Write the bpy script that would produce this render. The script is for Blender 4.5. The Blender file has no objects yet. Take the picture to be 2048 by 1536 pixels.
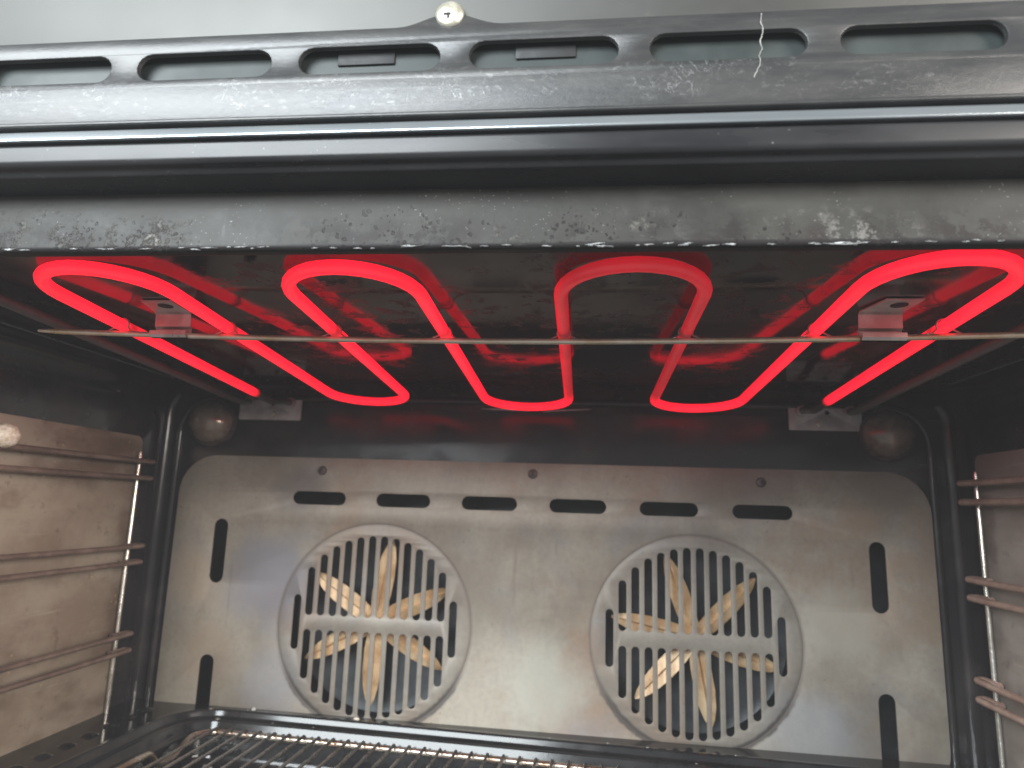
import bpy, bmesh, math, random
from mathutils import Vector, Matrix
random.seed(7)
PI = math.pi
S = bpy.context.scene
COL = S.collection

# ------------------------------------------------------------------ camera
cam_d = bpy.data.cameras.new('camera')
cam = bpy.data.objects.new('camera', cam_d); COL.objects.link(cam)
cam.location = (0.04227, -0.59664, 0.10468)
cam.rotation_euler = (math.radians(100.4393), math.radians(-1.83014), math.radians(5.823))
cam_d.sensor_fit = 'HORIZONTAL'; cam_d.sensor_width = 36.0
cam_d.lens = 1340.976 / 2048 * 36
cam_d.clip_start = 0.01; cam_d.clip_end = 100
cam_d.dof.use_dof = True; cam_d.dof.focus_distance = 0.33; cam_d.dof.aperture_fstop = 11
S.camera = cam

# ------------------------------------------------------------------ light
W = bpy.data.worlds.new('World'); S.world = W; W.use_nodes = True
W.node_tree.nodes['Background'].inputs[0].default_value = (0.93, 0.97, 1.0, 1)
W.node_tree.nodes['Background'].inputs[1].default_value = 0.30


def area(name, loc, target, sx, sy, power, col):
    d = bpy.data.lights.new(name, 'AREA'); d.shape = 'RECTANGLE'; d.size = sx; d.size_y = sy
    d.energy = power; d.color = col
    o = bpy.data.objects.new(name, d); COL.objects.link(o); o.location = loc
    o.rotation_euler = (Vector(target) - Vector(loc)).to_track_quat('-Z', 'Y').to_euler()
    return o


area('kitchen_window', (-0.92, -1.95, 0.84), (-0.05, -0.3, 0.12), 1.5, 0.9, 90, (0.90, 0.97, 1.0))
area('added_room_fill', (1.75, -1.75, 0.55), (0.0, 0.0, 0.0), 1.1, 0.7, 62, (1.0, 0.93, 0.85))  # unseen fill, added to brighten the cavity and left wall like room bounce

S.view_settings.view_transform = 'Standard'; S.view_settings.look = 'None'
S.view_settings.gamma = 1; S.view_settings.use_curve_mapping = False
S.view_settings.exposure = 0.0
S.cycles.use_denoising = True
S.cycles.max_bounces = 8
S.cycles.caustics_reflective = False; S.cycles.caustics_refractive = False
S.cycles.sample_clamp_indirect = 4.0


# ------------------------------------------------------------------ materials
class NT:
    def __init__(s, name):
        s.m = bpy.data.materials.new(name); s.m.use_nodes = True
        s.t = s.m.node_tree; s.n = s.t.nodes; s.l = s.t.links
        s.b = s.n['Principled BSDF']
        s.co = s.n.new('ShaderNodeTexCoord').outputs['Object']
        s.sep = None

    def link(s, a, b): s.l.new(a, b)

    def put(s, sock, v):
        if isinstance(v, bpy.types.NodeSocket): s.l.new(v, sock)
        elif isinstance(v, (tuple, list)): sock.default_value = (*v, 1) if len(v) == 3 and sock.type == 'RGBA' else v
        else: sock.default_value = v

    def xyz(s):
        if not s.sep:
            s.sep = s.n.new('ShaderNodeSeparateXYZ'); s.l.new(s.co, s.sep.inputs[0])
        return s.sep.outputs

    def mapped(s, scale=(1, 1, 1), loc=(0, 0, 0), rot=(0, 0, 0)):
        m = s.n.new('ShaderNodeMapping'); s.l.new(s.co, m.inputs[0])
        m.inputs['Scale'].default_value = scale; m.inputs['Location'].default_value = loc
        m.inputs['Rotation'].default_value = rot
        return m.outputs[0]

    def noise(s, scale, detail=4, rough=0.55, vec=None, dist=0.0):
        n = s.n.new('ShaderNodeTexNoise'); s.l.new(vec or s.co, n.inputs['Vector'])
        n.inputs['Scale'].default_value = scale; n.inputs['Detail'].default_value = detail
        n.inputs['Roughness'].default_value = rough; n.inputs['Distortion'].default_value = dist
        return n.outputs['Fac']

    def voro(s, scale, vec=None, feat='F1', rand=1.0):
        n = s.n.new('ShaderNodeTexVoronoi'); s.l.new(vec or s.co, n.inputs['Vector'])
        n.feature = feat; n.inputs['Scale'].default_value = scale; n.inputs['Randomness'].default_value = rand
        return n.outputs['Distance']

    def rng(s, v, a, b, c=0.0, d=1.0, smooth=True):
        n = s.n.new('ShaderNodeMapRange'); n.clamp = True
        if smooth: n.interpolation_type = 'SMOOTHSTEP'
        s.put(n.inputs['Value'], v)
        for k, q in zip(('From Min', 'From Max', 'To Min', 'To Max'), (a, b, c, d)): s.put(n.inputs[k], q)
        return n.outputs[0]

    def math(s, op, a, b=0.0):
        n = s.n.new('ShaderNodeMath'); n.operation = op; s.put(n.inputs[0], a); s.put(n.inputs[1], b)
        return n.outputs[0]

    def mul(s, *a):
        r = a[0]
        for q in a[1:]: r = s.math('MULTIPLY', r, q)
        return r

    def mix(s, f, a, b):
        n = s.n.new('ShaderNodeMix'); n.data_type = 'RGBA'
        s.put(n.inputs[0], f); s.put(n.inputs[6], a); s.put(n.inputs[7], b)
        return n.outputs[2]

    def bump(s, h, strength=0.3, dist=0.001):
        n = s.n.new('ShaderNodeBump'); n.inputs['Strength'].default_value = strength
        n.inputs['Distance'].default_value = dist; s.l.new(h, n.inputs['Height'])
        s.l.new(n.outputs[0], s.b.inputs['Normal'])

    def out(s, color, rough, metal=0.0, spec=0.5):
        s.put(s.b.inputs['Base Color'], color); s.put(s.b.inputs['Roughness'], rough)
        s.put(s.b.inputs['Metallic'], metal); s.put(s.b.inputs['Specular IOR Level'], spec)
        return s.m


def m_enamel():
    k = NT('black_enamel')
    f = k.noise(14, 5, 0.6); g = k.noise(90, 4, 0.6)
    c = k.mix(k.rng(f, 0.45, 0.75), (0.019, 0.0165, 0.0175), (0.046, 0.039, 0.037))
    c = k.mix(k.mul(k.rng(g, 0.66, 0.78), 0.35), c, (0.10, 0.085, 0.07))
    k.bump(k.noise(60, 3), 0.12, 0.0006)
    return k.out(c, k.rng(f, 0.3, 0.75, 0.09, 0.24), 0, 0.5)


def m_ceiling():
    k = NT('ceiling_enamel')
    f = k.noise(11, 5, 0.62); g = k.noise(160, 3, 0.6); b = k.noise(5.5, 2)
    c = k.mix(k.rng(f, 0.42, 0.72), (0.020, 0.0155, 0.017), (0.058, 0.048, 0.046))
    c = k.mix(k.mul(k.rng(g, 0.64, 0.72), k.rng(f, 0.5, 0.6), 0.6), c, (0.004, 0.003, 0.003))
    h = k.math('ADD', k.mul(b, 1.0), k.mul(g, 0.012))
    k.bump(h, 0.25, 0.004)
    dirt = k.mul(k.rng(k.noise(75, 6, 0.72), 0.50, 0.60), k.rng(k.noise(16, 3, 0.6), 0.40, 0.58))
    rg = k.math('ADD', k.rng(f, 0.35, 0.7, 0.05, 0.14), k.mul(dirt, 0.30))
    return k.out(c, rg, 0, 0.25)


def m_frame():
    k = NT('worn_frame_enamel')
    x, y, z = k.xyz()
    f = k.noise(22, 6, 0.65); fine = k.noise(260, 5, 0.65)
    st = k.noise(30, 4, 0.6, k.mapped((1.0, 1, 6.0)))
    # coordinates pushed about so that spots are not round
    wn = k.n.new('ShaderNodeTexNoise'); k.l.new(k.co, wn.inputs['Vector']); wn.inputs['Scale'].default_value = 330; wn.inputs['Detail'].default_value = 3
    wm = k.n.new('ShaderNodeVectorMath'); wm.operation = 'MULTIPLY_ADD'
    k.l.new(wn.outputs['Color'], wm.inputs[0]); wm.inputs[1].default_value = (0.0034, 0.0034, 0.0034); k.l.new(k.co, wm.inputs[2])
    wv = wm.outputs[0]
    c = k.mix(k.rng(f, 0.35, 0.7), (0.030, 0.0295, 0.0265), (0.050, 0.0485, 0.0445))
    c = k.mix(k.mul(k.rng(st, 0.5, 0.75), 0.35), c, (0.066, 0.064, 0.060))
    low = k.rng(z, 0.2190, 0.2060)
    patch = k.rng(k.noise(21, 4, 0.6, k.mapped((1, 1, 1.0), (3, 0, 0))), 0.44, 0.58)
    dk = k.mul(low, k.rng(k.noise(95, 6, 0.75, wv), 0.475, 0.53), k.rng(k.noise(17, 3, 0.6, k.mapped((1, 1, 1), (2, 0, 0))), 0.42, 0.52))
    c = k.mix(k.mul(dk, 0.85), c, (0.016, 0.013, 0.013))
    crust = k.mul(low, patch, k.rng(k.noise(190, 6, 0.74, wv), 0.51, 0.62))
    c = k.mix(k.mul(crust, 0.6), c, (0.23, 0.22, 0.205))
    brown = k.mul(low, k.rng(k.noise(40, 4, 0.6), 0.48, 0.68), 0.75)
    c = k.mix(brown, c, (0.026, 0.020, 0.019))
    sp = k.voro(480, wv); big = k.voro(260, wv)
    where = k.rng(k.noise(30, 3, 0.6, k.mapped((1, 1, 1), (9, 0, 0))), 0.52, 0.62)
    up = k.rng(z, 0.2235, 0.2120)
    spots = k.mul(k.math('MAXIMUM', k.mul(k.rng(sp, 0.26, 0.18), k.rng(k.noise(70, 2), 0.5, 0.58)), k.rng(big, 0.24, 0.17)), where, up)
    c = k.mix(k.mul(spots, 0.9), c, (0.010, 0.008, 0.008))
    specks = k.mul(k.rng(k.voro(520, wv), 0.15, 0.08), k.rng(k.noise(33, 2), 0.5, 0.62))
    c = k.mix(k.mul(specks, 0.5), c, (0.36, 0.36, 0.35))
    smear = k.mul(k.rng(k.noise(34, 4, 0.6, k.mapped((1.6, 1, 0.45), (5, 0, 2), (0, 0.5, 0))), 0.66, 0.74), 0.4)
    c = k.mix(smear, c, (0.17, 0.165, 0.16))
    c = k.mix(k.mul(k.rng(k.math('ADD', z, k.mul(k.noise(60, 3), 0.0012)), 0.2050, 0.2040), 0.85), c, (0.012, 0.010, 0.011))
    h = k.math('ADD', k.mul(crust, 1.0), k.math('SUBTRACT', k.mul(fine, 0.25), k.mul(spots, 0.5)))
    k.bump(h, 0.5, 0.0006)
    return k.out(c, k.rng(f, 0.3, 0.7, 0.40, 0.56), 0, 0.24)


def m_dark():
    k = NT('dark_frame_enamel')
    f = k.noise(35, 5, 0.6, k.mapped((0.25, 1, 1)))
    d = k.mul(k.rng(k.voro(380), 0.16, 0.08), k.rng(k.noise(40, 2), 0.52, 0.64))
    c = k.mix(k.rng(f, 0.35, 0.7), (0.013, 0.013, 0.015), (0.030, 0.030, 0.032))
    c = k.mix(k.mul(d, 0.6), c, (0.22, 0.22, 0.22))
    k.bump(k.noise(70, 3), 0.06, 0.0005)
    return k.out(c, k.rng(f, 0.3, 0.7, 0.22, 0.34), 0, 0.38)


def m_trim():
    k = NT('silver_trim')
    f = k.noise(120, 4, 0.6, k.mapped((0.15, 1, 1)))
    d = k.mul(k.rng(k.voro(330), 0.2, 0.1), k.rng(k.noise(60, 2), 0.5, 0.62))
    c = k.mix(k.rng(f, 0.3, 0.7), (0.52, 0.57, 0.60), (0.66, 0.71, 0.74))
    c = k.mix(k.mul(d, 0.5), c, (0.5, 0.5, 0.5))
    return k.out(c, 0.24, 0.9, 0.5)


def m_vent():
    k = NT('dusty_vent_paint')
    x, y, z = k.xyz()
    f = k.noise(45, 6, 0.65, k.mapped((0.35, 1, 1.6))); lint = k.noise(520, 6, 0.75, k.mapped((0.6, 1, 1)), 0.6)
    scr = k.noise(60, 5, 0.7, k.mapped((0.2, 1, 7)))
    c = k.mix(k.rng(f, 0.35, 0.7), (0.054, 0.055, 0.057), (0.086, 0.085, 0.084))
    c = k.mix(k.mul(k.rng(scr, 0.55, 0.75), 0.3), c, (0.16, 0.16, 0.16))
    band = k.mul(k.rng(z, 0.2470, 0.2520), k.rng(z, 0.2660, 0.2600))
    dust = k.mul(k.rng(lint, 0.54, 0.70), k.rng(k.noise(38, 3, 0.6), 0.40, 0.62))
    c = k.mix(k.mul(dust, k.rng(band, 0, 1, 0.10, 0.38)), c, (0.36, 0.36, 0.36))
    worms = k.mul(k.rng(k.math('ABSOLUTE', k.math('SUBTRACT', k.noise(150, 3, 0.6, None, 2.0), 0.5)), 0.016, 0.004), k.rng(k.noise(30, 3), 0.5, 0.64), band)
    c = k.mix(k.mul(worms, 0.42), c, (0.42, 0.42, 0.42))
    k.bump(k.math('ADD', lint, k.mul(worms, 2.0)), 0.16, 0.0006)
    return k.out(c, k.rng(f, 0.3, 0.7, 0.28, 0.38), 0.5, 0.5)


def m_steel_panel():
    k = NT('satin_steel')
    f = k.noise(9, 5, 0.6); br = k.noise(40, 4, 0.7, k.mapped((0.04, 1, 12)))
    c = k.mix(k.rng(f, 0.35, 0.7), (0.07, 0.07, 0.067), (0.095, 0.095, 0.091))
    c = k.mix(k.mul(k.rng(k.noise(55, 4), 0.62, 0.75), 0.4), c, (0.24, 0.21, 0.17))
    k.bump(br, 0.03, 0.0005)
    return k.out(c, k.rng(f, 0.3, 0.7, 0.40, 0.52), 0.7, 0.5)


# stains burnt into the plate: x, z, radius, strength, colour
STAINS = [(-0.235, 0.035, 0.055, 0.75, (0.22, 0.225, 0.265)), (-0.305, 0.03, 0.035, 0.5, (0.36, 0.28, 0.205)), (-0.215, 0.115, 0.030, 0.6, (0.135, 0.115, 0.11)),
          (-0.225, -0.05, 0.040, 0.5, (0.24, 0.25, 0.28)), (-0.285, -0.035, 0.040, 0.5, (0.35, 0.27, 0.20)), (0.01, -0.04, 0.050, 0.6, (0.40, 0.40, 0.345)), (0.225, -0.065, 0.045, 0.55, (0.25, 0.26, 0.285)),
          (0.255, 0.02, 0.050, 0.5, (0.40, 0.375, 0.32)), (0.305, -0.088, 0.018, 0.55, (0.19, 0.15, 0.13)), (0.05, -0.085, 0.035, 0.4, (0.27, 0.23, 0.235)), (0.19, 0.12, 0.030, 0.4, (0.19, 0.165, 0.145))]


def m_plate(name, seed, tint=1.0):
    k = NT(name)
    off = (seed, seed * 0.7, seed * 1.3)
    def at(scale, st=(1, 1, 1), o=0.0, det=5, ro=0.62, dist=0.0):
        return k.noise(scale, det, ro, k.mapped(st, tuple(q + o for q in off)), dist)
    g = k.noise(240, 4, 0.6)
    T = lambda *q: tuple(v * tint * w for v, w in zip(q, (0.96, 0.93, 0.885)))
    c = k.mix(k.rng(at(9), 0.38, 0.62), T(0.255, 0.225, 0.190), T(0.365, 0.338, 0.292))
    c = k.mix(k.mul(k.rng(at(13, o=4, dist=0.5), 0.50, 0.68), 0.40), c, T(0.235, 0.238, 0.262))
    c = k.mix(k.mul(k.rng(at(8, o=11), 0.52, 0.64), 0.65), c, T(0.305, 0.215, 0.155))
    c = k.mix(k.mul(k.rng(at(19, (1.7, 1, 0.3), 7), 0.54, 0.74), 0.28), c, T(0.43, 0.425, 0.36))
    c = k.mix(k.mul(k.rng(at(34, (1, 1, 0.55), 15, 6, 0.7), 0.58, 0.74), 0.38), c, T(0.165, 0.135, 0.12))
    c = k.mix(k.mul(k.rng(at(52, (1, 1, 1), 21, 6, 0.75), 0.58, 0.74), 0.28), c, T(0.40, 0.37, 0.33))
    drip = k.mul(k.rng(at(90, (1.0, 1, 0.09), 27, 3), 0.62, 0.70), k.rng(at(14, o=31), 0.46, 0.6))
    c = k.mix(k.mul(drip, 0.45), c, T(0.20, 0.155, 0.125))
    pits = k.mul(k.rng(k.voro(150), 0.16, 0.09), k.rng(at(22, o=37), 0.5, 0.6))
    c = k.mix(k.mul(pits, 0.5), c, T(0.12, 0.10, 0.09))
    c = k.mix(k.rng(g, 0.35, 0.75, 0.0, 0.25), c, T(0.16, 0.15, 0.145))
    x, y, z = k.xyz()
    wob = k.mul(k.math('SUBTRACT', k.noise(30, 4, 0.6), 0.5), 0.05)
    for px, pz, rad, amt, col in STAINS:
        dx = k.math('SUBTRACT', x, px); dz = k.math('SUBTRACT', z, pz)
        d = k.math('ADD', k.math('SQRT', k.math('ADD', k.mul(dx, dx), k.mul(dz, dz))), wob)
        c = k.mix(k.mul(k.rng(d, rad, rad * 0.35), amt), c, col)
    for gx in (-0.13681, 0.13681):
        dx = k.math('SUBTRACT', x, gx)
        d = k.math('ABSOLUTE', k.math('SUBTRACT', k.math('SQRT', k.math('ADD', k.mul(dx, dx), k.mul(z, z))), 0.0862))
        soot = k.mul(k.rng(k.math('ADD', d, k.mul(k.math('SUBTRACT', k.noise(130, 4), 0.5), 0.004)), 0.0042, 0.0012), k.rng(k.math('ADD', z, k.mul(k.noise(18, 2), 0.04)), 0.000, -0.040), 0.9)
        c = k.mix(soot, c, (0.035, 0.032, 0.031))
        c = k.mix(k.mul(k.rng(d, 0.0026, 0.0005), 0.5), c, (0.15, 0.12, 0.10))
    k.bump(g, 0.08, 0.0005)
    return k, c


def m_simple(name, c1, c2, scale, rough, metal, bump=0.1, stretch=(1, 1, 1)):
    k = NT(name)
    f = k.noise(scale, 5, 0.65, k.mapped(stretch)); g = k.noise(scale * 6, 3, 0.6)
    c = k.mix(k.rng(f, 0.35, 0.68), c1, c2)
    if bump: k.bump(g, bump, 0.0006)
    return k.out(c, k.rng(f, 0.3, 0.7, rough * 0.8, rough * 1.2), metal, 0.5)


def m_glow():
    k = NT('red_hot_tube')
    x, y, z = k.xyz()
    # temperature along the tube: cold pins at the terminals, a cooler run in the middle right loop
    ends = k.mul(k.rng(y, -0.071, -0.083), 1.0)
    inner = k.rng(k.math('ABSOLUTE', x), 0.205, 0.20)
    hot = k.math('MAXIMUM', ends, inner)
    cool = k.mul(k.rng(x, 0.018, 0.036), k.rng(x, 0.125, 0.095), k.rng(y, -0.05, -0.11))
    rodc = k.mul(k.rng(k.math('ABSOLUTE', k.math('ADD', y, 0.2375)), 0.0, 0.008), 1.0)
    k1 = k.rng(cool, 0, 1, 1.0, 0.27)
    k2 = k.mul(k.rng(rodc, 0, 1, 0.45, 1.0), k.rng(k.noise(28, 3, 0.6), 0.3, 0.7, 0.82, 1.12))
    st = k.mul(hot, k1, k2, 1.55)
    k.put(k.b.inputs['Emission Color'], (1.0, 0.0065, 0.0250)); k.put(k.b.inputs['Emission Strength'], st)
    return k.out(k.mix(k.noise(180, 3), (0.05, 0.042, 0.040), (0.075, 0.063, 0.06)), 0.30, 0.0, 0.6)


M = {}
M['enamel'] = m_enamel(); M['ceiling'] = m_ceiling(); M['frame'] = m_frame(); M['dark'] = m_dark()
M['trim'] = m_trim(); M['vent'] = m_vent(); M['steel'] = m_steel_panel(); M['glow'] = m_glow()
_k, _c = m_plate('heat_tinted_steel', 0.0); M['plate'] = _k.out(_c, _k.rng(_k.noise(9, 4), 0.3, 0.7, 0.42, 0.56), 0.25, 0.45)


def m_grille():
    k, c = m_plate('grille_steel', 0.0)
    c = k.mix(0.22, c, (0.150, 0.144, 0.142))
    return k.out(c, 0.45, 0.25, 0.45)


def m_groove():
    k = NT('sooty_groove')
    x, y, z = k.xyz()
    f = k.mul(k.rng(k.noise(40, 4), 0.4, 0.62), k.rng(z, -0.02, -0.055))
    c = k.mix(f, (0.10, 0.085, 0.075), (0.03, 0.028, 0.028))
    return k.out(c, 0.5, 0.2, 0.4)


def m_liner(name, ca, cb, cd, s):
    k = NT(name)
    a = k.noise(14, 5, 0.62, k.mapped((1, 0.7, 1.2), (s, s, s))); b = k.noise(16, 5, 0.62, k.mapped((1, 0.6, 1.3), (s, 2, s)))
    c = k.mix(k.rng(a, 0.34, 0.66), ca, cb)
    c = k.mix(k.mul(k.rng(b, 0.46, 0.66), 0.75), c, cd)
    c = k.mix(k.mul(k.rng(k.noise(70, 5, 0.7, k.mapped((1, 0.10, 2.0), (s, 0, 3))), 0.58, 0.70), 0.5), c, (0.52, 0.46, 0.37))
    c = k.mix(k.mul(k.rng(k.noise(90, 5, 0.7, k.mapped((1, 1, 1), (s, 5, 3))), 0.58, 0.70), 0.45), c, tuple(v * 0.7 for v in cd))
    c = k.mix(k.mul(k.rng(k.voro(110), 0.14, 0.08), k.rng(k.noise(25, 3), 0.52, 0.6), 0.7), c, (0.60, 0.45, 0.28))
    k.bump(k.noise(300, 3), 0.15, 0.0005)
    return k.out(c, k.rng(b, 0.35, 0.65, 0.48, 0.30), 0.15, 0.45)


M['grille'] = m_grille(); M['groove'] = m_groove()
M['liner_l'] = m_liner('browned_liner', (0.29, 0.22, 0.165), (0.43, 0.36, 0.285), (0.165, 0.105, 0.073), 1.0)
M['liner_r'] = m_liner('grey_liner', (0.33, 0.275, 0.235), (0.46, 0.405, 0.355), (0.22, 0.165, 0.13), 5.0)
M['chrome'] = m_simple('chrome_wire', (0.62, 0.58, 0.50), (0.80, 0.78, 0.74), 120, 0.24, 0.85, 0.08)
M['rail'] = m_simple('browned_wire', (0.33, 0.205, 0.16), (0.46, 0.315, 0.25), 70, 0.34, 0.35, 0.15)
M['rail_dark'] = m_simple('dark_browned_wire', (0.17, 0.115, 0.095), (0.30, 0.215, 0.175), 55, 0.34, 0.35, 0.2)  # darker brown wire for the left side rack
M['rod'] = m_simple('straw_steel_rod', (0.62, 0.47, 0.27), (0.88, 0.82, 0.68), 26, 0.32, 0.6, 0.03, (1, 1, 1))
M['clip'] = m_simple('hanger_steel', (0.52, 0.46, 0.42), (0.74, 0.69, 0.64), 60, 0.34, 0.6, 0.05)
M['bracket'] = m_simple('dull_bracket_steel', (0.42, 0.405, 0.39), (0.58, 0.56, 0.54), 60, 0.45, 0.3, 0.1)
M['cold'] = m_simple('cold_tube_sheath', (0.115, 0.095, 0.090), (0.155, 0.130, 0.122), 90, 0.45, 0.1, 0.1)
M['blade'] = m_simple('tan_blade_metal', (0.62, 0.37, 0.18), (0.94, 0.68, 0.41), 45, 0.34, 0.15, 0.1)
M['chamber'] = m_simple('fan_chamber_enamel', (0.020, 0.020, 0.022), (0.04, 0.04, 0.043), 30, 0.4, 0.0, 0.05)
M['fanplate'] = m_simple('fan_housing_steel', (0.024, 0.027, 0.031), (0.060, 0.068, 0.075), 24, 0.4, 0.4, 0.05)
M['backing'] = m_simple('vent_duct_paint', (0.026, 0.034, 0.034), (0.040, 0.050, 0.050), 20, 0.5, 0.1, 0.0)
M['black'] = m_simple('black_clip_paint', (0.012, 0.013, 0.015), (0.022, 0.023, 0.025), 60, 0.6, 0.0, 0.05)
M['screw'] = m_simple('nickel_screw', (0.55, 0.52, 0.42), (0.72, 0.70, 0.60), 200, 0.35, 0.6, 0.3)
M['knob'] = m_simple('crusted_knob', (0.55, 0.42, 0.30), (0.88, 0.80, 0.68), 260, 0.7, 0.0, 0.3)
M['soot'] = m_simple('sooty_screw', (0.06, 0.045, 0.042), (0.12, 0.095, 0.085), 200, 0.5, 0.3, 0.2)
M['lampglass'] = m_simple('smoked_lamp_glass', (0.17, 0.138, 0.108), (0.32, 0.27, 0.215), 60, 0.13, 0.3, 0.05)
M['pan'] = m_simple('pan_enamel', (0.010, 0.010, 0.011), (0.024, 0.023, 0.024), 26, 0.12, 0.0, 0.03)
M['floor'] = m_simple('floor_enamel', (0.014, 0.012, 0.012), (0.028, 0.024, 0.023), 26, 0.09, 0.0, 0.03)
M['floor'].node_tree.nodes['Principled BSDF'].inputs['Specular IOR Level'].default_value = 0.28
M['rackwire'] = m_simple('greasy_rack_wire', (0.26, 0.24, 0.22), (0.42, 0.39, 0.36), 70, 0.28, 0.85, 0.1)
M['rackrail'] = m_simple('browned_rack_rail', (0.34, 0.22, 0.15), (0.62, 0.56, 0.48), 60, 0.24, 0.85, 0.25)
M['chip'] = m_simple('bare_chip_edge', (0.55, 0.57, 0.58), (0.85, 0.86, 0.86), 300, 0.35, 0.4, 0.3)
M['lint'] = m_simple('pale_lint', (0.38, 0.37, 0.35), (0.50, 0.49, 0.47), 300, 0.8, 0.0, 0.0)
M['drop'] = m_simple('grease_film', (0.10, 0.095, 0.085), (0.2, 0.19, 0.17), 100, 0.06, 0.0, 0.0)
M['crumb'] = m_simple('pale_crumb', (0.6, 0.5, 0.36), (0.75, 0.7, 0.6), 300, 0.7, 0.0, 0.2)


# ------------------------------------------------------------------ builders
def thing(name, label, cat, loc, group=None):
    o = bpy.data.objects.new(name, None); COL.objects.link(o); o.location = loc
    o.empty_display_size = 0.02
    o['label'] = label; o['category'] = cat
    if group: o['group'] = group
    return o


def wloc(o):
    v = Vector((0, 0, 0))
    while o: v += o.location; o = o.parent
    return v


def obj(name, V, F, mat, parent=None, smooth=True, angle=40, loc=None):
    """vertices in world coordinates; linked as ONE mesh object under parent"""
    me = bpy.data.meshes.new(name); me.from_pydata([tuple(v) for v in V], [], F); me.update()
    return obj_me(name, me, mat, parent, smooth, angle)


def obj_me(name, me, mat, parent=None, smooth=True, angle=40):
    me.materials.clear(); me.materials.append(mat)
    bm = bmesh.new(); bm.from_mesh(me)
    bmesh.ops.remove_doubles(bm, verts=bm.verts, dist=1e-7)
    bmesh.ops.recalc_face_normals(bm, faces=bm.faces)
    if smooth:
        for f in bm.faces: f.smooth = True
        for e in bm.edges:
            e.smooth = not (len(e.link_faces) == 2 and e.calc_face_angle(0) > math.radians(angle))
    bm.to_mesh(me); bm.free()
    o = bpy.data.objects.new(name, me); COL.objects.link(o)
    if parent:
        o.parent = parent
        root = parent
        while root.parent: root = root.parent
        if parent is root: o.matrix_parent_inverse = Matrix.Translation(-root.location)
    return o


def tube(path, r, n=10, closed=False, cap=True):
    """path: points; r: number or list. returns V, F"""
    P = [Vector(p) for p in path]; N = len(P); V = []; F = []
    T = []
    for i in range(N):
        a = P[(i - 1) % N] if (closed or i > 0) else P[i]
        b = P[(i + 1) % N] if (closed or i < N - 1) else P[i]
        T.append((b - a).normalized())
    up = Vector((0, 0, 1)) if abs(T[0].z) < 0.9 else Vector((1, 0, 0))
    u = (up - T[0] * up.dot(T[0])).normalized()
    for i in range(N):
        u = (u - T[i] * u.dot(T[i])).normalized(); w = T[i].cross(u)
        rr = r[i] if isinstance(r, (list, tuple)) else r
        for k in range(n):
            a = 2 * PI * k / n
            V.append(P[i] + (u * math.cos(a) + w * math.sin(a)) * rr)
    for i in range(N if closed else N - 1):
        j = (i + 1) % N
        for k in range(n):
            k2 = (k + 1) % n
            F.append((i * n + k, i * n + k2, j * n + k2, j * n + k))
    if cap and not closed:
        F.append(tuple(range(n - 1, -1, -1))); F.append(tuple((N - 1) * n + k for k in range(n)))
    return V, F


def fillet(pts, rad, seg=6):
    """polyline with rounded corners"""
    P = [Vector(p) for p in pts]; out = [P[0]]
    for i in range(1, len(P) - 1):
        a, b, c = P[i - 1], P[i], P[i + 1]
        u = (a - b).normalized(); v = (c - b).normalized()
        r = rad[i] if isinstance(rad, (list, tuple)) else rad
        d = min(r, 0.49 * (a - b).length, 0.49 * (c - b).length)
        p, q = b + u * d, b + v * d
        for s in range(seg + 1):
            t = s / seg
            out.append(p * (1 - t) ** 2 + b * 2 * t * (1 - t) + q * t ** 2)
    out.append(P[-1]); return out


def box(c, s, bev=0.0, rot=None):
    """centre, size -> V, F with chamfered edges"""
    bm = bmesh.new(); bmesh.ops.create_cube(bm, size=1)
    for v in bm.verts: v.co = Vector((v.co.x * s[0], v.co.y * s[1], v.co.z * s[2]))
    if bev: bmesh.ops.bevel(bm, geom=bm.edges[:], offset=bev, segments=2, profile=0.5, affect='EDGES')
    if rot is not None: bmesh.ops.transform(bm, matrix=rot, verts=bm.verts)
    bm.verts.index_update()
    V = [v.co + Vector(c) for v in bm.verts]; F = [tuple(v.index for v in f.verts) for f in bm.faces]
    bm.free(); return V, F


def join(*vf):
    V = []; F = []
    for v, f in vf:
        o = len(V); V += list(v); F += [tuple(i + o for i in q) for q in f]
    return V, F


def lathe(prof, c, axis='y', n=32, sx=1.0, cap=False):
    """prof: (r, h) along axis from centre c"""
    V = []; F = []; m = len(prof)
    for k in range(n):
        a = 2 * PI * k / n
        for r, h in prof:
            x, z = r * math.cos(a) * sx, r * math.sin(a)
            if axis == 'y': V.append((c[0] + x, c[1] + h, c[2] + z))
            elif axis == 'x': V.append((c[0] + h, c[1] + x, c[2] + z))
            else: V.append((c[0] + x, c[1] + z, c[2] + h))
    for k in range(n):
        k2 = (k + 1) % n
        for i in range(m - 1):
            F.append((k * m + i, k2 * m + i, k2 * m + i + 1, k * m + i + 1))
    return V, F


def sweep_x(prof, x0, x1, nx=2, wob=0.0):
    """extrude a (y, z) profile along x"""
    V = []; F = []; m = len(prof)
    for i in range(nx):
        x = x0 + (x1 - x0) * i / (nx - 1)
        for j, (y, z) in enumerate(prof):
            w = wob * (math.sin(x * 23 + 1.3) + 0.6 * math.sin(x * 57 + j * 0.05))
            V.append((x, y + w, z + w * 0.6))
    for i in range(nx - 1):
        for j in range(m - 1):
            F.append((i * m + j, (i + 1) * m + j, (i + 1) * m + j + 1, i * m + j + 1))
    return V, F


def stadium(cx, cz, hl, hw, vertical=False, n=8):
    """outline of a rounded slot; hl half length, hw half width"""
    pts = []
    for s, a0 in ((1, -PI / 2), (-1, PI / 2)):
        for k in range(n + 1):
            a = a0 + PI * k / n
            pts.append((s * (hl - hw) + hw * math.cos(a), hw * math.sin(a)))
    if vertical: pts = [(-b, a) for a, b in pts]
    return [(cx + a, cz + b) for a, b in pts]


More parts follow.
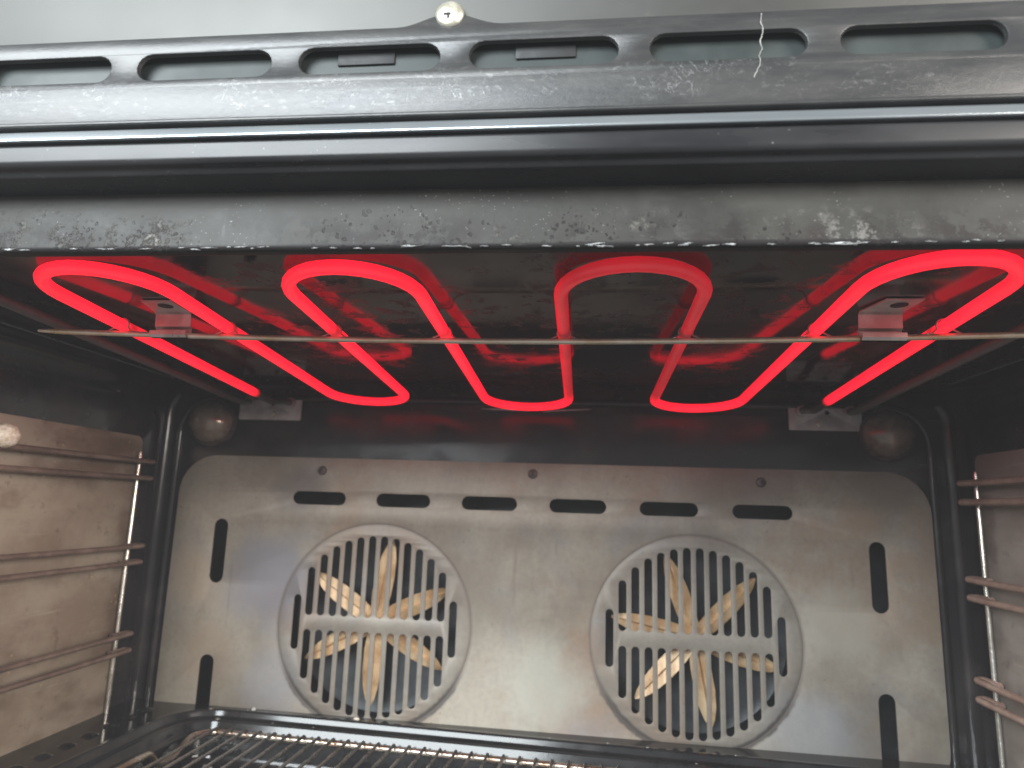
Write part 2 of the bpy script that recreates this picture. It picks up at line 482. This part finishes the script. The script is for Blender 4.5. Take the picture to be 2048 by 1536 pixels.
def rrect(x0, x1, z0, z1, r, n=8):
    pts = []
    for cx, cz, a0 in ((x1 - r, z0 + r, -PI / 2), (x1 - r, z1 - r, 0), (x0 + r, z1 - r, PI / 2), (x0 + r, z0 + r, PI)):
        for k in range(n + 1):
            a = a0 + PI / 2 * k / n
            pts.append((cx + r * math.cos(a), cz + r * math.sin(a)))
    return pts


def sheet(outlines, half, bev, place):
    """2-D outlines (first outer, then holes) filled, thickened by half each side, edges rounded by bev; place maps (u, v, w) to the world"""
    cu = bpy.data.curves.new('sheet_outline', 'CURVE'); cu.dimensions = '2D'; cu.fill_mode = 'BOTH'
    cu.extrude = half; cu.bevel_depth = bev; cu.bevel_resolution = 1
    for o in outlines:
        s = cu.splines.new('POLY'); s.points.add(len(o) - 1); s.use_cyclic_u = True
        for p, q in zip(s.points, o): p.co = (q[0], q[1], 0, 1)
    ob = bpy.data.objects.new('sheet_outline', cu); COL.objects.link(ob)
    dg = bpy.context.evaluated_depsgraph_get(); dg.update()
    me = bpy.data.meshes.new_from_object(ob.evaluated_get(dg))
    bpy.data.objects.remove(ob); bpy.data.curves.remove(cu)
    for v in me.vertices: v.co = place(v.co.x, v.co.y, v.co.z)
    return me


# ================================================================== OVEN SHELL
oven = thing('oven', 'open black enamel built-in oven with worn front frame and slotted vent strip', 'oven', (0, -0.19, -0.13))
ZC = 0.2105
# ceiling: flat, turned down at the back
prof = fillet([(0, -0.3495, ZC), (0, -0.012, ZC), (0, 0.0045, 0.2015), (0, 0.0045, 0.190)], [0, 0.010, 0.004, 0], 5)
V, F = sweep_x([(p.y, p.z) for p in prof], -0.352, 0.352, 2)
ceil = obj('ceiling', V, F, M['ceiling'], oven)
# side walls with a rounded turn into ceiling and back
for s in (-1, 1):
    Vt = []; Ft = []
    pz = [(-0.13, 0.0)] + [(0.186 + 0.0245 * math.sin(a), 0.0245 * (1 - math.cos(a))) for a in [PI / 2 * k / 8 for k in range(9)]]
    py = [(-0.3495, 0.0)] + [(-0.003 + 0.0070 * math.sin(a), 0.0070 * (1 - math.cos(a))) for a in [PI / 2 * k / 8 for k in range(9)]]
    for y, dy in py:
        for z, dz in pz:
            Vt.append((s * (0.3525 - dy - dz), y, z - 0.0003))
    n = len(pz)
    for i in range(len(py) - 1):
        for j in range(n - 1):
            Ft.append((i * n + j, (i + 1) * n + j, (i + 1) * n + j + 1, i * n + j + 1))
    obj('side_wall', Vt, Ft, M['enamel'], oven)
# back wall with the opening of the fan chamber behind the cover plate
me = sheet([rrect(-0.352, 0.352, -0.14, 0.2102, 0.004, 2), rrect(-0.318, 0.318, -0.10, 0.130, 0.02)], 0.0006, 0.0,
           lambda u, v, w: (u, 0.0052 + w, v))
bw = obj_me('back_wall', me, M['enamel'], oven, False)
pth = [(x, 0.0040, z) for x, z in rrect(-0.3385, 0.3345, -0.16, 0.1990, 0.034)]
V, F = tube(pth, 0.0034, 10, True)
obj('wall_ridge', V, F, M['enamel'], bw)
V = []; F = []
rr = rrect(-0.318, 0.318, -0.10, 0.130, 0.02)
for y in (0.0048, 0.060):
    V += [(x, y, z) for x, z in rr]
n = len(rr)
F = [(i, (i + 1) % n, n + (i + 1) % n, n + i) for i in range(n)] + [tuple(range(n, 2 * n))]
obj('fan_chamber', V, F, M['chamber'], oven, angle=30)

# front frame under the vent strip: face, dark overhang above it
lip = fillet([(0, -0.3492, ZC + 0.004), (0, -0.3505, 0.2017), (0, -0.3570, 0.2017), (0, -0.3570, 0.2272)], [0, 0.0015, 0.0022, 0], 6)
V, F = sweep_x([(p.y, p.z) for p in lip], -0.46, 0.46, 93, 0.00012)
ff = obj('front_frame', V, F, M['frame'], oven)
over = fillet([(0, -0.3560, 0.2262), (0, -0.3600, 0.2262), (0, -0.3715, 0.2266), (0, -0.3728, 0.2284), (0, -0.3768, 0.2292), (0, -0.3775, 0.2372), (0, -0.372, 0.2385)],
              [0, 0.0010, 0.0011, 0.0012, 0.0030, 0.0012, 0], 6)
V, F = sweep_x([(p.y, p.z) for p in over], -0.46, 0.46, 60, 0.00008)
obj('frame_overhang', V, F, M['dark'], oven)
tr = fillet([(0, -0.374, 0.2384), (0, -0.3799, 0.2376), (0, -0.3789, 0.2420), (0, -0.3765, 0.2431), (0, -0.372, 0.2434)], [0, 0.0011, 0.0007, 0.0008, 0], 6)
V, F = sweep_x([(p.y, p.z) for p in tr], -0.46, 0.46, 60, 0.00006)
obj('trim_strip', V, F, M['trim'], oven)
# vent panel: slotted sheet with a rolled lower edge and a tab behind the screw
top = [(-0.46, 0.2595), (0.46, 0.2595), (0.46, 0.2808)]
sx = -0.0093
for k in range(13):
    a = PI * k / 12
    t = k / 12
    top.append((sx + 0.020 - 0.040 * t, 0.2808 + 0.0050 * (0.5 - 0.5 * math.cos(2 * PI * t))))
top.append((-0.46, 0.2808))
slots = [(0.0262 + 0.0655 * i, 0.2684) for i in range(-6, 7)]
me = sheet([top] + [stadium(x, z, 0.0277, 0.0060) for x, z in slots], 0.0005, 0.0004, lambda u, v, w: (u, -0.3777 + w, v))
vp = obj_me('vent_panel', me, M['vent'], oven)
for x, z in slots:
    V, F = tube([(a, -0.3769, b) for a, b in stadium(x, z, 0.0284, 0.0067, n=10)], 0.0013, 8, True)
    obj('slot_rim', V, F, M['vent'], vp)
bow = [(0, -0.37862 + 0.5 * 15.0 * (0.2595 - z) ** 2, z) for z in [0.2597 - 0.0133 * k / 9 for k in range(10)]]
roll = bow[:-1] + fillet([bow[-2], bow[-1], (0, -0.3767, 0.2458), (0, -0.3797, 0.2454), (0, -0.3797, 0.2439), (0, -0.3735, 0.2437)], [0, 0.0004, 0.0006, 0.0006, 0.0009, 0], 5)[1:]
roll = [Vector(q) for q in roll]
V, F = sweep_x([(p.y, p.z) for p in roll], -0.46, 0.46, 60, 0.00007)
obj('rolled_edge', V, F, M['vent'], vp)
V, F = box((0, -0.3728, 0.2655), (0.92, 0.0016, 0.029))
vb = obj('vent_backing', V, F, M['backing'], oven, False)
for x in (-0.0418, 0.0268):
    V, F = box((x, -0.3741, 0.2738), (0.0225, 0.0010, 0.0095), 0.0004)
    obj('clip_plate', V, F, M['black'], vb)
V, F = box((0, -0.3752, 0.335), (0.92, 0.0030, 0.110), 0.0006)
obj('steel_fascia', V, F, M['steel'], oven)
V, F = lathe([(0.0, -0.0014), (0.0030, -0.0013), (0.0046, -0.0009), (0.0054, -0.0001), (0.0055, 0.0008)], (sx, -0.3786, 0.2858), 'y', 28)
sc = obj('fascia_screw', V, F, M['screw'], oven)
V, F = join(box((sx - 0.0002, -0.3799, 0.2843), (0.0009, 0.0004, 0.0024)), box((sx - 0.0006, -0.37995, 0.2849), (0.0026, 0.0004, 0.0010)))
obj('screw_slot', V, F, M['black'], sc)
# floor ledge with pressed dimples, open in the middle for the pan
PR = math.radians(-2.0)
TILT = -0.0117          # the pan and its ledge sit a little lower on the right


def pan_pt(x, y, z=0.0):
    c, s_ = math.cos(PR), math.sin(PR)
    X = x * c - y * s_
    return (X, -0.0290 + x * s_ + y * c, z - 0.0037 + TILT * X)


hole = [(pan_pt(x, y)[0], pan_pt(x, y)[1]) for x, y in rrect(-0.284, 0.284, -0.270, -0.004, 0.035)]
me = sheet([rrect(-0.350, 0.350, -0.345, 0.003, 0.003, 2), hole], 0.0005, 0.0, lambda u, v, w: (u, v, -0.0772 + w + TILT * u))
fl = obj_me('floor', me, M['floor'], oven, False)
for s in (-1, 1):
    for k in range(14):
        y = -0.0245 - 0.0221 * k
        V, F = lathe([(0.0068, 0.0), (0.0056, 0.0002), (0.0044, 0.0010), (0.0030, 0.0019), (0.0015, 0.0023), (0.0, 0.0024)], (s * (0.3212 + 0.0001 * k), y, -0.0767 + TILT * s * 0.3212), 'z', 20)
        obj('dimple', V, F, M['pan'], fl)

# enamel chips along the lower lip
rnd = random.Random(3)
chips = [(-0.1945, .006), (-0.1875, .005), (-0.153, .006), (-0.149, .003), (-0.134, .0055), (-0.1185, .003), (-0.113, .004), (-0.107, .007), (-0.0935, .006),
         (-0.024, .009), (-0.0075, .010), (0.0125, .004), (0.046, .008), (0.050, .006), (0.0885, .006), (0.095, .005), (0.134, .012), (0.141, .007), (0.073, .004), (0.110, .003), (0.165, .004), (0.180, .003)]
chips += [(rnd.uniform(-0.2, 0.19), rnd.uniform(0.0012, 0.0040)) for _ in range(40)]
for x, l in chips:
    m = 7; V = []; F = []
    y0 = -0.3568 + rnd.uniform(-0.0001, 0.0004); z0 = 0.20235 + rnd.uniform(-0.0003, 0.0008); tilt = rnd.uniform(-0.06, 0.10)
    for i in range(m):
        t = i / (m - 1); xx = x + (t - 0.5) * l
        wv = 0.00004 + 0.00024 * math.sin(PI * (0.08 + 0.84 * t)) * rnd.uniform(0.4, 1.0)
        zz = z0 + (t - 0.5) * l * tilt + rnd.uniform(-0.00012, 0.00012)
        yy = y0 - 0.00045
        V += [(xx, yy, zz - wv), (xx, yy - 0.00025, zz), (xx, yy, zz + wv), (xx, yy + 0.0012, zz)]
    for i in range(m - 1):
        for k in range(4):
            F.append((i * 4 + k, i * 4 + (k + 1) % 4, i * 4 + 4 + (k + 1) % 4, i * 4 + 4 + k))
    F += [(3, 2, 1, 0), tuple((m - 1) * 4 + k for k in range(4))]
    obj('enamel_chip', V, F, M['chip'], ff, False)

# ================================================================== HEATING ELEMENT
el = thing('heating_element', 'glowing red looped heating tube hanging under the oven ceiling', 'heating element', (0, -0.19, 0.2))


def ez(y): return 0.191 - 0.062 * (y + 0.07)


legs = [-0.2245, -0.1625, -0.1005, -0.0365, 0.0312, 0.0975, 0.1637, 0.2240]
fy = [-0.293, -0.2905, -0.2905, -0.2985]     # where the front bends start
by = [-0.079, -0.071, -0.075]
path = []


def add(x, y): path.append((x, y, ez(y)))


# terminal pin of the first leg
path.append((-0.2300, 0.002, 0.1945)); path.append((-0.2296, -0.012, 0.1940)); path.append((-0.2280, -0.03, 0.1915))
for k in range(30):
    add(legs[0] - 0.003 * (1 - k / 29), -0.045 + (fy[0] + 0.045) * k / 29)
for i in range(7):
    a, b = legs[i], legs[i + 1]; c = (a + b) / 2; r = (b - a) / 2
    if i % 2 == 0:
        y0 = fy[i // 2]
        for k in range(1, 17):
            t = PI * k / 16
            add(c - r * math.cos(t), y0 - r * 1.05 * math.sin(t))
        y1 = by[i // 2] if i < 6 else -0.045
        for k in range(1, 24):
            add(b + (0.0025 * k / 23 if i == 6 else 0), y0 + (y1 - y0) * k / 23)
    else:
        y0 = by[i // 2]
        for k in range(1, 17):
            t = PI * k / 16
            add(c - r * math.cos(t), y0 + r * 1.02 * math.sin(t))
        y1 = fy[i // 2 + 1]
        for k in range(1, 24): add(b, y0 + (y1 - y0) * k / 23)
path += [(0.2285, -0.03, 0.1915), (0.2300, -0.012, 0.1940), (0.2304, 0.002, 0.1945)]
V, F = tube(path, 0.00338, 14)
obj('glowing_tube', V, F, M['glow'], el)
for s in (-1, 1):
    p = fillet([(s * 0.2700, 0.002, 0.1950), (s * 0.2660, -0.020, 0.1915), (s * 0.2630, -0.10, 0.1945), (s * 0.2640, -0.3300, 0.2062), (s * 0.2640, -0.3400, 0.2150)], 0.02, 6)
    V, F = tube(p, 0.0032, 12)
    obj('unlit_tube', V, F, M['cold'], el)
# terminal plates on the back wall
for s in (-1, 1):
    me = sheet([rrect(-0.0300, 0.0300, -0.0108, 0.0108, 0.0008, 2), stadium(0.002, 0.0045, 0.0024, 0.00235, n=8)], 0.0005, 0.0003,
               lambda u, v, w, s=s: (s * 0.2500 + u, -0.0005 + w + 0.0025, 0.1893 + v))
    tp = obj_me('terminal_plate', me, M['bracket'], el)
    V, F = lathe([(0, -0.0016), (0.0018, -0.0013), (0.0024, 0.0)], (s * 0.2500 - 0.006 * (1 if s > 0 else -0.6), 0.0012, 0.1835), 'y', 14)
    obj('plate_rivet', V, F, M['screw'], tp)
    for q in (0.2304, 0.2700):
        V, F = lathe([(0.0031, -0.0050), (0.0046, -0.0045), (0.0050, -0.0005), (0.0052, 0.0006)], (s * q, 0.0012, 0.1946), 'y', 18)
        obj('terminal_collar', V, F, M['bracket'], tp)
# support rod, sagging a little in the middle
rp = []
for k in range(41):
    x = -0.2675 + 0.530 * k / 40
    t = (x + 0.01) / 0.2575
    rp.append((x, -0.2365 - 0.0185 * min(1.1, t * t), 0.1955))
V, F = tube(rp, [0.0009 if k == 0 else 0.00165 for k in range(41)], 10)
obj('support_rod', V, F, M['rod'], el)


def rod_y(x): return -0.2365 - 0.0185 * ((x + 0.01) / 0.2575) ** 2


for x in legs:
    y = rod_y(x); z = ez(y)
    hp = []
    for k in range(17):
        a = PI * (-0.12 + 1.24 * k / 16)
        hp.append((x + 0.0037 * math.cos(a), y + 0.0050, z + 0.0037 * math.sin(a)))
    e0 = [(x + 0.0105, y + 0.0022, 0.1972), (x + 0.0072, y + 0.0024, 0.1974)]; e1 = [(x - 0.0072, y + 0.0024, 0.1974), (x - 0.0105, y + 0.0022, 0.1972)]
    V, F = tube(e0 + hp + e1, 0.0005, 7)
    obj('wire_hook', V, F, M['clip'], el)
# hangers: strip screwed to the ceiling, folded down and round the rod
for x in (-0.1935, 0.1935):
    y = rod_y(x); w = 0.0108
    prof = [(-0.0205, 0.2092), (-0.0010, 0.2090), (0.0006, 0.2080), (0.0012, 0.2010), (0.0026, 0.1998), (0.0024, 0.1952), (0.0012, 0.1938), (-0.0012, 0.1938), (-0.0024, 0.1952), (-0.0024, 0.1976)]
    V = []; F = []; m = len(prof)
    for side in (-w, w):
        for t in (0.0, 0.0007):
            for j, (dy, z) in enumerate(prof):
                sh = side * (0.82 if j == 0 else 1.0)
                V.append((x + sh + (0.003 if j == 0 else 0), y + dy + (t if 2 < j < 6 else (-t if j > 6 else 0)), z + (t if j < 3 else 0)))
    for t in range(2):
        for j in range(m - 1): F.append((t * m + j, t * m + j + 1, (2 + t) * m + j + 1, (2 + t) * m + j))
    for side in range(2):
        for j in range(m - 1): F.append((side * 2 * m + j, side * 2 * m + j + 1, side * 2 * m + m + j + 1, side * 2 * m + m + j))
    F += [(0, m, 3 * m, 2 * m), (m - 1, 2 * m - 1, 4 * m - 1, 3 * m - 1)]
    h = obj('hanger_clip', V, F, M['clip'], el, True, 25)
    V, F = lathe([(0.0, -0.0004), (0.0040, -0.0003), (0.0043, 0.0006)], (x + 0.0035, y - 0.0125, 0.2091), 'z', 20)
    obj('oval_hole', V, F, M['black'], h)

# ================================================================== FAN COVER
fc = thing('fan_cover', 'heat-stained steel plate with slots and two round grilles on the back wall', 'fan cover', (0, 0, -0.1))
RG = 0.0863
GX = 0.13681
holes = []
for s in (-1, 1):
    holes.append([(s * GX + RG * math.cos(2 * PI * k / 96), RG * math.sin(2 * PI * k / 96)) for k in range(96)])
for i in range(6): holes.append(stadium((i - 2.5) * 0.07783, 0.10747, 0.0248, 0.0060))
for s in (-1, 1):
    for z in (0.0579, -0.0600): holes.append(stadium(s * 0.28523, z, 0.0285, 0.0066, True))
me = sheet([rrect(-0.330, 0.330, -0.105, 0.1438, 0.034)] + holes, 0.0005, 0.0001, lambda u, v, w: (u, 0.0006 + w, v))
obj_me('cover_plate', me, M['plate'], fc)
p = 0.01076
for s in (-1, 1):
    g = []
    R0 = 0.0860
    out = [(R0 * math.cos(2 * PI * k / 96), R0 * math.sin(2 * PI * k / 96)) for k in range(96)]
    hw = 0.0034
    for i in range(14):
        x = (i - 6.5) * p
        if i in (0, 13): g.append(stadium(x, 0.0, 0.0232, hw, True)); continue
        zt = math.sqrt(0.0748 ** 2 - x * x) + 0.0012
        for q in (-1, 1): g.append(stadium(x, q * (zt + 0.0058) / 2, (zt - 0.0058) / 2, hw, True))
    me = sheet([out] + g, 0.0005, 0.0001, lambda u, v, w, s=s: (s * GX + u, 0.0006 + w, v))
    gr = obj_me('fan_grille', me, M['grille'], fc)
    V, F = lathe([(0.0835, 0.0016), (0.0862, 0.0010), (0.0890, 0.0016)], (s * GX, 0, 0), 'y', 72)
    obj('pressed_ring', V, F, M['groove'], gr)
for x, z in ((-0.1938, 0.1324), (-0.0009, 0.1345), (0.1943, 0.1325)):
    V, F = lathe([(0.0, -0.0012), (0.0012, -0.0009), (0.0014, -0.0024), (0.0036, -0.0018), (0.0044, 0.0002)], (x, 0, z), 'y', 18)
    obj('cover_screw', V, F, M['soot'], fc)

# ================================================================== FANS
for s, dirs in ((-1, (77, 20, -36, -96, -156, 142)), (1, (105, 40, -23, -85, -139, 164))):
    c = Vector((s * 0.1405, 0.0225, 0.0))
    f = thing('fan', 'tan six-bladed fan behind the %s grille' % ('left round' if s < 0 else 'right round'), 'fan', c, 'convection fans behind the grilles')
    V, F = lathe([(0.0, -0.007), (0.004, -0.007), (0.006, -0.004), (0.012, -0.001), (0.013, 0.001), (0.012, 0.003), (0, 0.003)], c, 'y', 26)
    obj('hub', V, F, M['blade'], f)
    V, F = lathe([(0.0, 0.0215), (0.074, 0.0215), (0.082, 0.0185), (0.0835, 0.0225)], c, 'y', 48)
    obj('fan_housing', V, F, M['fanplate'], f)
    V, F = lathe([(0.0, 0.0), (0.004, 0.0), (0.004, 0.030)], c + Vector((0, 0.002, 0)), 'y', 14)
    obj('shaft', V, F, M['chamber'], f)
    for deg in dirs:
        a = math.radians(deg)
        st = [(0.008, 0.0068), (0.024, 0.0086), (0.042, 0.0086), (0.056, 0.0070), (0.066, 0.0042), (0.0725, 0.0008)]
        rows = []
        pt = math.radians(rnd.uniform(8, 16))
        for r, w in st:
            row = []
            for q, dep in ((-1, 0.0), (-0.10, 0.0046), (0.14, 0.0012), (1, 0.0054)):
                t = q * w
                row.append((r, t * math.cos(pt) + 0.08 * r, t * math.sin(pt) - dep * (w / 0.0098)))
            rows.append(row)
        V = []; F = []
        for th in (0.0, 0.0006):
            for row in rows:
                for r, t, d in row:
                    V.append((c.x + r * math.cos(a) - t * math.sin(a), c.y + d + th, c.z + r * math.sin(a) + t * math.cos(a)))
        nr = len(rows)
        for th in range(2):
            o = th * nr * 4
            for i in range(nr - 1):
                for j in range(3): F.append((o + i * 4 + j, o + i * 4 + 4 + j, o + i * 4 + 5 + j, o + i * 4 + 1 + j))
        for i in range(nr - 1):
            for j in (0, 3): F.append((i * 4 + j, i * 4 + 4 + j, nr * 4 + i * 4 + 4 + j, nr * 4 + i * 4 + j))
        obj('blade', V, F, M['blade'], f, True, 20)

# ================================================================== OVEN LAMPS
for x, z, lab in ((-0.3065, 0.1752, 'round smoked glass oven lamp in the upper left corner beside the browned liner'),
                  (0.3000, 0.1760, 'round smoked glass oven lamp in the upper right corner beside the grey liner')):
    l = thing('oven_lamp', lab, 'oven lamp', (x, 0.004, z), 'oven lamps in the back corners')
    pr = [(0.0, -0.0200)] + [(0.0205 * math.sin(a), -0.004 - 0.0160 * math.cos(a)) for a in [PI / 2 * k / 12 for k in range(1, 13)]] + [(0.0207, 0.002)]
    V, F = lathe(pr, (x, 0.004, z), 'y', 36); obj('lamp_glass', V, F, M['lampglass'], l)
    V, F = lathe([(0.0206, -0.0035), (0.0222, -0.0038), (0.0232, -0.0022), (0.0234, 0.001)], (x, 0.004, z), 'y', 36)
    obj('lamp_ring', V, F, M['soot'], l)

# ================================================================== WALL LINERS AND SIDE RACKS
for s in (-1, 1):
    mt = M['liner_l'] if s < 0 else M['liner_r']
    ln = sheet([rrect(-0.340, -0.0355, -0.100, 0.1560, 0.006)], 0.0006, 0.0004, lambda u, v, w, s=s: (s * (0.3490 + w), u, v))
    o = obj_me('wall_liner', ln, mt)
    o['label'] = 'browned tan catalytic liner panel on the left side wall' if s < 0 else 'grey-brown catalytic liner panel on the right side wall'
    o['category'] = 'liner panel'; o['group'] = 'side wall liners'
    rk = thing('side_rack', 'wire shelf support hung in front of the browned tan left liner' if s < 0 else 'wire shelf support hung in front of the grey-brown right liner',
               'shelf rack', (s * 0.342, -0.18, -0.07), 'side shelf racks')
    V, F = tube([(s * 0.3440, -0.0420, 0.1430), (s * 0.3440, -0.0420, 0.140), (s * 0.3440, -0.0420, -0.0725)], [0.0012, 0.0017, 0.0017], 10)
    obj('upright', V, F, M['chrome'], rk)
    V, F = tube([(s * 0.3425, -0.315, 0.1430), (s * 0.3425, -0.315, -0.0725)], 0.0019, 10)
    obj('upright', V, F, M['chrome'], rk)
    for z in (0.1345, 0.1200, 0.0620, 0.0485, -0.0105, -0.0240):
        pt = fillet([(s * 0.3430, -0.050, z), (s * 0.3420, -0.0335, z), (s * 0.3365, -0.0325, z - 0.0002), (s * 0.3360, -0.060, z - 0.0004), (s * 0.3360, -0.330, z - 0.0004), (s * 0.3430, -0.336, z)], [0, 0.005, 0.005, 0.02, 0.006, 0], 6)
        V, F = tube(pt, 0.0021 if s < 0 else 0.0026, 10)
        obj('rail_wire', V, F, M['rail_dark'] if s < 0 else M['rail'], rk)
    V, F = lathe([(0.0, -0.0084), (0.0038, -0.0076), (0.0066, -0.0052), (0.0082, -0.0012), (0.0081, 0.0020), (0.0062, 0.0054), (0.0035, 0.0066), (0.0035, 0.0125)], (s * 0.3345, -0.1935, 0.1405), 'x', 22)
    V = [(2 * s * 0.3345 - q[0], q[1], q[2]) for q in V] if s < 0 else V
    if s < 0: obj('fixing_knob', V, F, M['knob'], rk)

# ================================================================== GRILL PAN AND RACK
pan = thing('grill_pan', 'black enamel grill pan with raised rim set into the oven floor', 'pan', pan_pt(0, -0.14, -0.115))
# rim and basin as rings of one rounded rectangle
prf = fillet([(0.0016, 0, -0.0730), (0.0012, 0, -0.0675), (-0.0046, 0, -0.0673), (-0.0062, 0, -0.0726), (-0.0142, 0, -0.0729), (-0.0166, 0, -0.0800), (-0.0200, 0, -0.0808), (-0.0235, 0, -0.0990), (-0.0290, 0, -0.1035), (-0.0360, 0, -0.1040)],
             [0, 0.0022, 0.0018, 0.0010, 0.0014, 0.0010, 0.0016, 0.004, 0.003, 0], 5)
rings = [(q.x, q.z) for q in prf]
V = []; F = []; n = None
for off, z in rings:
    ol = rrect(-0.289 - off, 0.289 + off, -0.288 - off, 0.0 + off, 0.042 + off, 10)
    n = len(ol); V += [pan_pt(x, y, z) for x, y in ol]
for i in range(len(rings) - 1):
    for k in range(n): F.append((i * n + k, i * n + (k + 1) % n, (i + 1) * n + (k + 1) % n, (i + 1) * n + k))
F.append(tuple((len(rings) - 1) * n + k for k in range(n)))
obj('pan_body', V, F, M['pan'], pan)

rack = thing('wire_rack', 'greasy wire grill rack lying in the black pan', 'wire rack', pan_pt(0, -0.14, -0.085))
ZR = -0.0790
fr = fillet([pan_pt(-0.2655, -0.262, ZR), pan_pt(-0.2655, -0.090, ZR), pan_pt(-0.2655, -0.076, ZR - 0.0006), pan_pt(-0.2640, -0.070, ZR - 0.010), pan_pt(-0.2600, -0.060, ZR - 0.010), pan_pt(-0.2590, -0.036, ZR), pan_pt(-0.250, -0.0238, ZR),
             pan_pt(0.250, -0.0238, ZR), pan_pt(0.2590, -0.036, ZR), pan_pt(0.2600, -0.060, ZR - 0.010), pan_pt(0.2640, -0.070, ZR - 0.010), pan_pt(0.2655, -0.080, ZR), pan_pt(0.2655, -0.262, ZR)], 0.006, 5)
V, F = tube(fr, 0.0026, 10)
obj('rack_frame', V, F, M['rackrail'], rack)
V, F = tube([pan_pt(-0.2655, -0.258, ZR), pan_pt(0.2655, -0.258, ZR)], 0.0026, 10)
obj('rack_frame', V, F, M['rackrail'], rack)
V, F = tube([pan_pt(-0.262, -0.140, ZR), pan_pt(0.262, -0.140, ZR)], 0.0022, 8)
obj('cross_bar', V, F, M['rackrail'], rack)
w0 = None
for k in range(41):
    x = -0.2445 + 0.0122 * k
    V, F = tube([pan_pt(x, -0.0225, ZR + 0.0024), pan_pt(x, -0.0250, ZR + 0.0037), pan_pt(x, -0.258, ZR + 0.0037)], [0.0009, 0.0012, 0.0012], 8)
    obj('rack_wire', V, F, M['rackwire'], rack)

# ================================================================== SMALL THINGS
rnd = random.Random(5)
lp = [(0.1035, -0.3790, 0.2800), (0.1030, -0.3789, 0.2765), (0.1040, -0.3789, 0.2740), (0.1034, -0.3787, 0.2715), (0.1028, -0.3787, 0.2690), (0.1034, -0.3788, 0.2660), (0.1022, -0.3790, 0.2632), (0.1026, -0.3789, 0.2605), (0.1012, -0.3789, 0.2572), (0.1003, -0.3788, 0.2550)]
fine = []
for a, b in zip(lp, lp[1:]):
    for q in range(3):
        t = q / 3; fine.append(tuple(a[i] + (b[i] - a[i]) * t + (rnd.uniform(-0.00018, 0.00018) if i == 0 else 0) for i in range(3)))
fine.append(lp[-1])
V, F = tube(fine, [rnd.uniform(0.00008, 0.00019) for q in fine], 6)
o = obj('lint_thread', V, F, M['lint'])
o['label'] = 'thin pale crooked thread of lint hanging across the vent slot'; o['category'] = 'lint thread'

# grease drops in the pan corner and on the rack rail
rnd = random.Random(11)
spots = [(-0.281, -0.014, -0.0730, .0015), (-0.262, -0.0072, -0.0674, .0013), (-0.252, -0.0125, -0.0730, .0019), (-0.258, -0.030, -0.0995, .0022), (-0.245, -0.036, -0.0996, .0018), (-0.240, -0.037, -0.1000, .0016),
         (-0.228, -0.040, -0.1010, .0012), (-0.215, -0.046, -0.1020, .0013), (-0.180, -0.050, -0.1030, .0014), (-0.232, -0.0023, -0.0672, .0009), (-0.214, -0.0030, -0.0672, .0008), (-0.205, -0.0105, -0.0730, .0010), (-0.17, -0.0110, -0.0730, .0009),
         (0.02, -0.0025, -0.0672, .0010), (0.065, -0.0020, -0.0672, .0011), (0.095, -0.0030, -0.0672, .0012), (0.13, -0.0105, -0.0730, .0010), (0.16, -0.0022, -0.0672, .0009)]
for x, y, z, rad in spots:
    V, F = lathe([(rad, 0.0), (rad * 0.92, rad * 0.35), (rad * 0.6, rad * 0.62), (0.0, rad * 0.72)], pan_pt(x, y, z), 'z', 12, 1.25)
    obj('grease_drop', V, F, M['drop'], pan)


def crumb(label, c, size, seed, mat):
    q = random.Random(seed); bm = bmesh.new(); bmesh.ops.create_icosphere(bm, subdivisions=2, radius=1)
    for v in bm.verts:
        k = q.uniform(0.75, 1.15); v.co = Vector((v.co.x * size[0] * k, v.co.y * size[1] * k, v.co.z * size[2] * k)) + Vector(c)
    bm.verts.index_update()
    V = [v.co.copy() for v in bm.verts]; F = [tuple(v.index for v in f.verts) for f in bm.faces]; bm.free()
    o = obj('crumb', V, F, mat, None, False); o['label'] = label; o['category'] = 'crumb'


crumb('tiny white crumb on the pan rim below the left grille', pan_pt(-0.2275, -0.0010, -0.0664), (0.0018, 0.0014, 0.0014), 1, M['lint'])
crumb('tan flat crumb on the pan rim in front of the left grille', pan_pt(-0.1380, -0.0008, -0.0667), (0.0026, 0.0012, 0.0011), 2, M['crumb'])

# bare-metal scuffs along the fold between ceiling and back wall
for pts in ([(-0.050, 0.0006, 0.1925), (-0.030, 0.0006, 0.1921), (-0.006, 0.0006, 0.1913)], [(0.006, 0.0006, 0.1906), (0.026, 0.0006, 0.1924), (0.050, 0.0006, 0.1937)]):
    V, F = tube(fillet([(a, 0.0038, z) for a, b, z in pts], 0.008, 5), [0.0002] + [0.0007] * 6 + [0.0002], 6)
    obj('metal_scuff', V, F, M['chip'], bw)
# thin volume added to lift the blacks, imitating veiling glare of the lens
V, F = box((0, -0.45, -0.27), (2.0, 1.3, 1.75))
hz = obj('haze', V, F, bpy.data.materials.new('added_glare_haze'), None, False)
hz['kind'] = 'stuff'
hm = hz.data.materials[0]; hm.use_nodes = True; hn = hm.node_tree
hn.nodes.remove(hn.nodes['Principled BSDF'])
pv = hn.nodes.new('ShaderNodeVolumePrincipled'); pv.inputs['Color'].default_value = (0.95, 0.97, 1.0, 1); pv.inputs['Density'].default_value = 0.055
hn.links.new(pv.outputs[0], hn.nodes['Material Output'].inputs['Volume'])
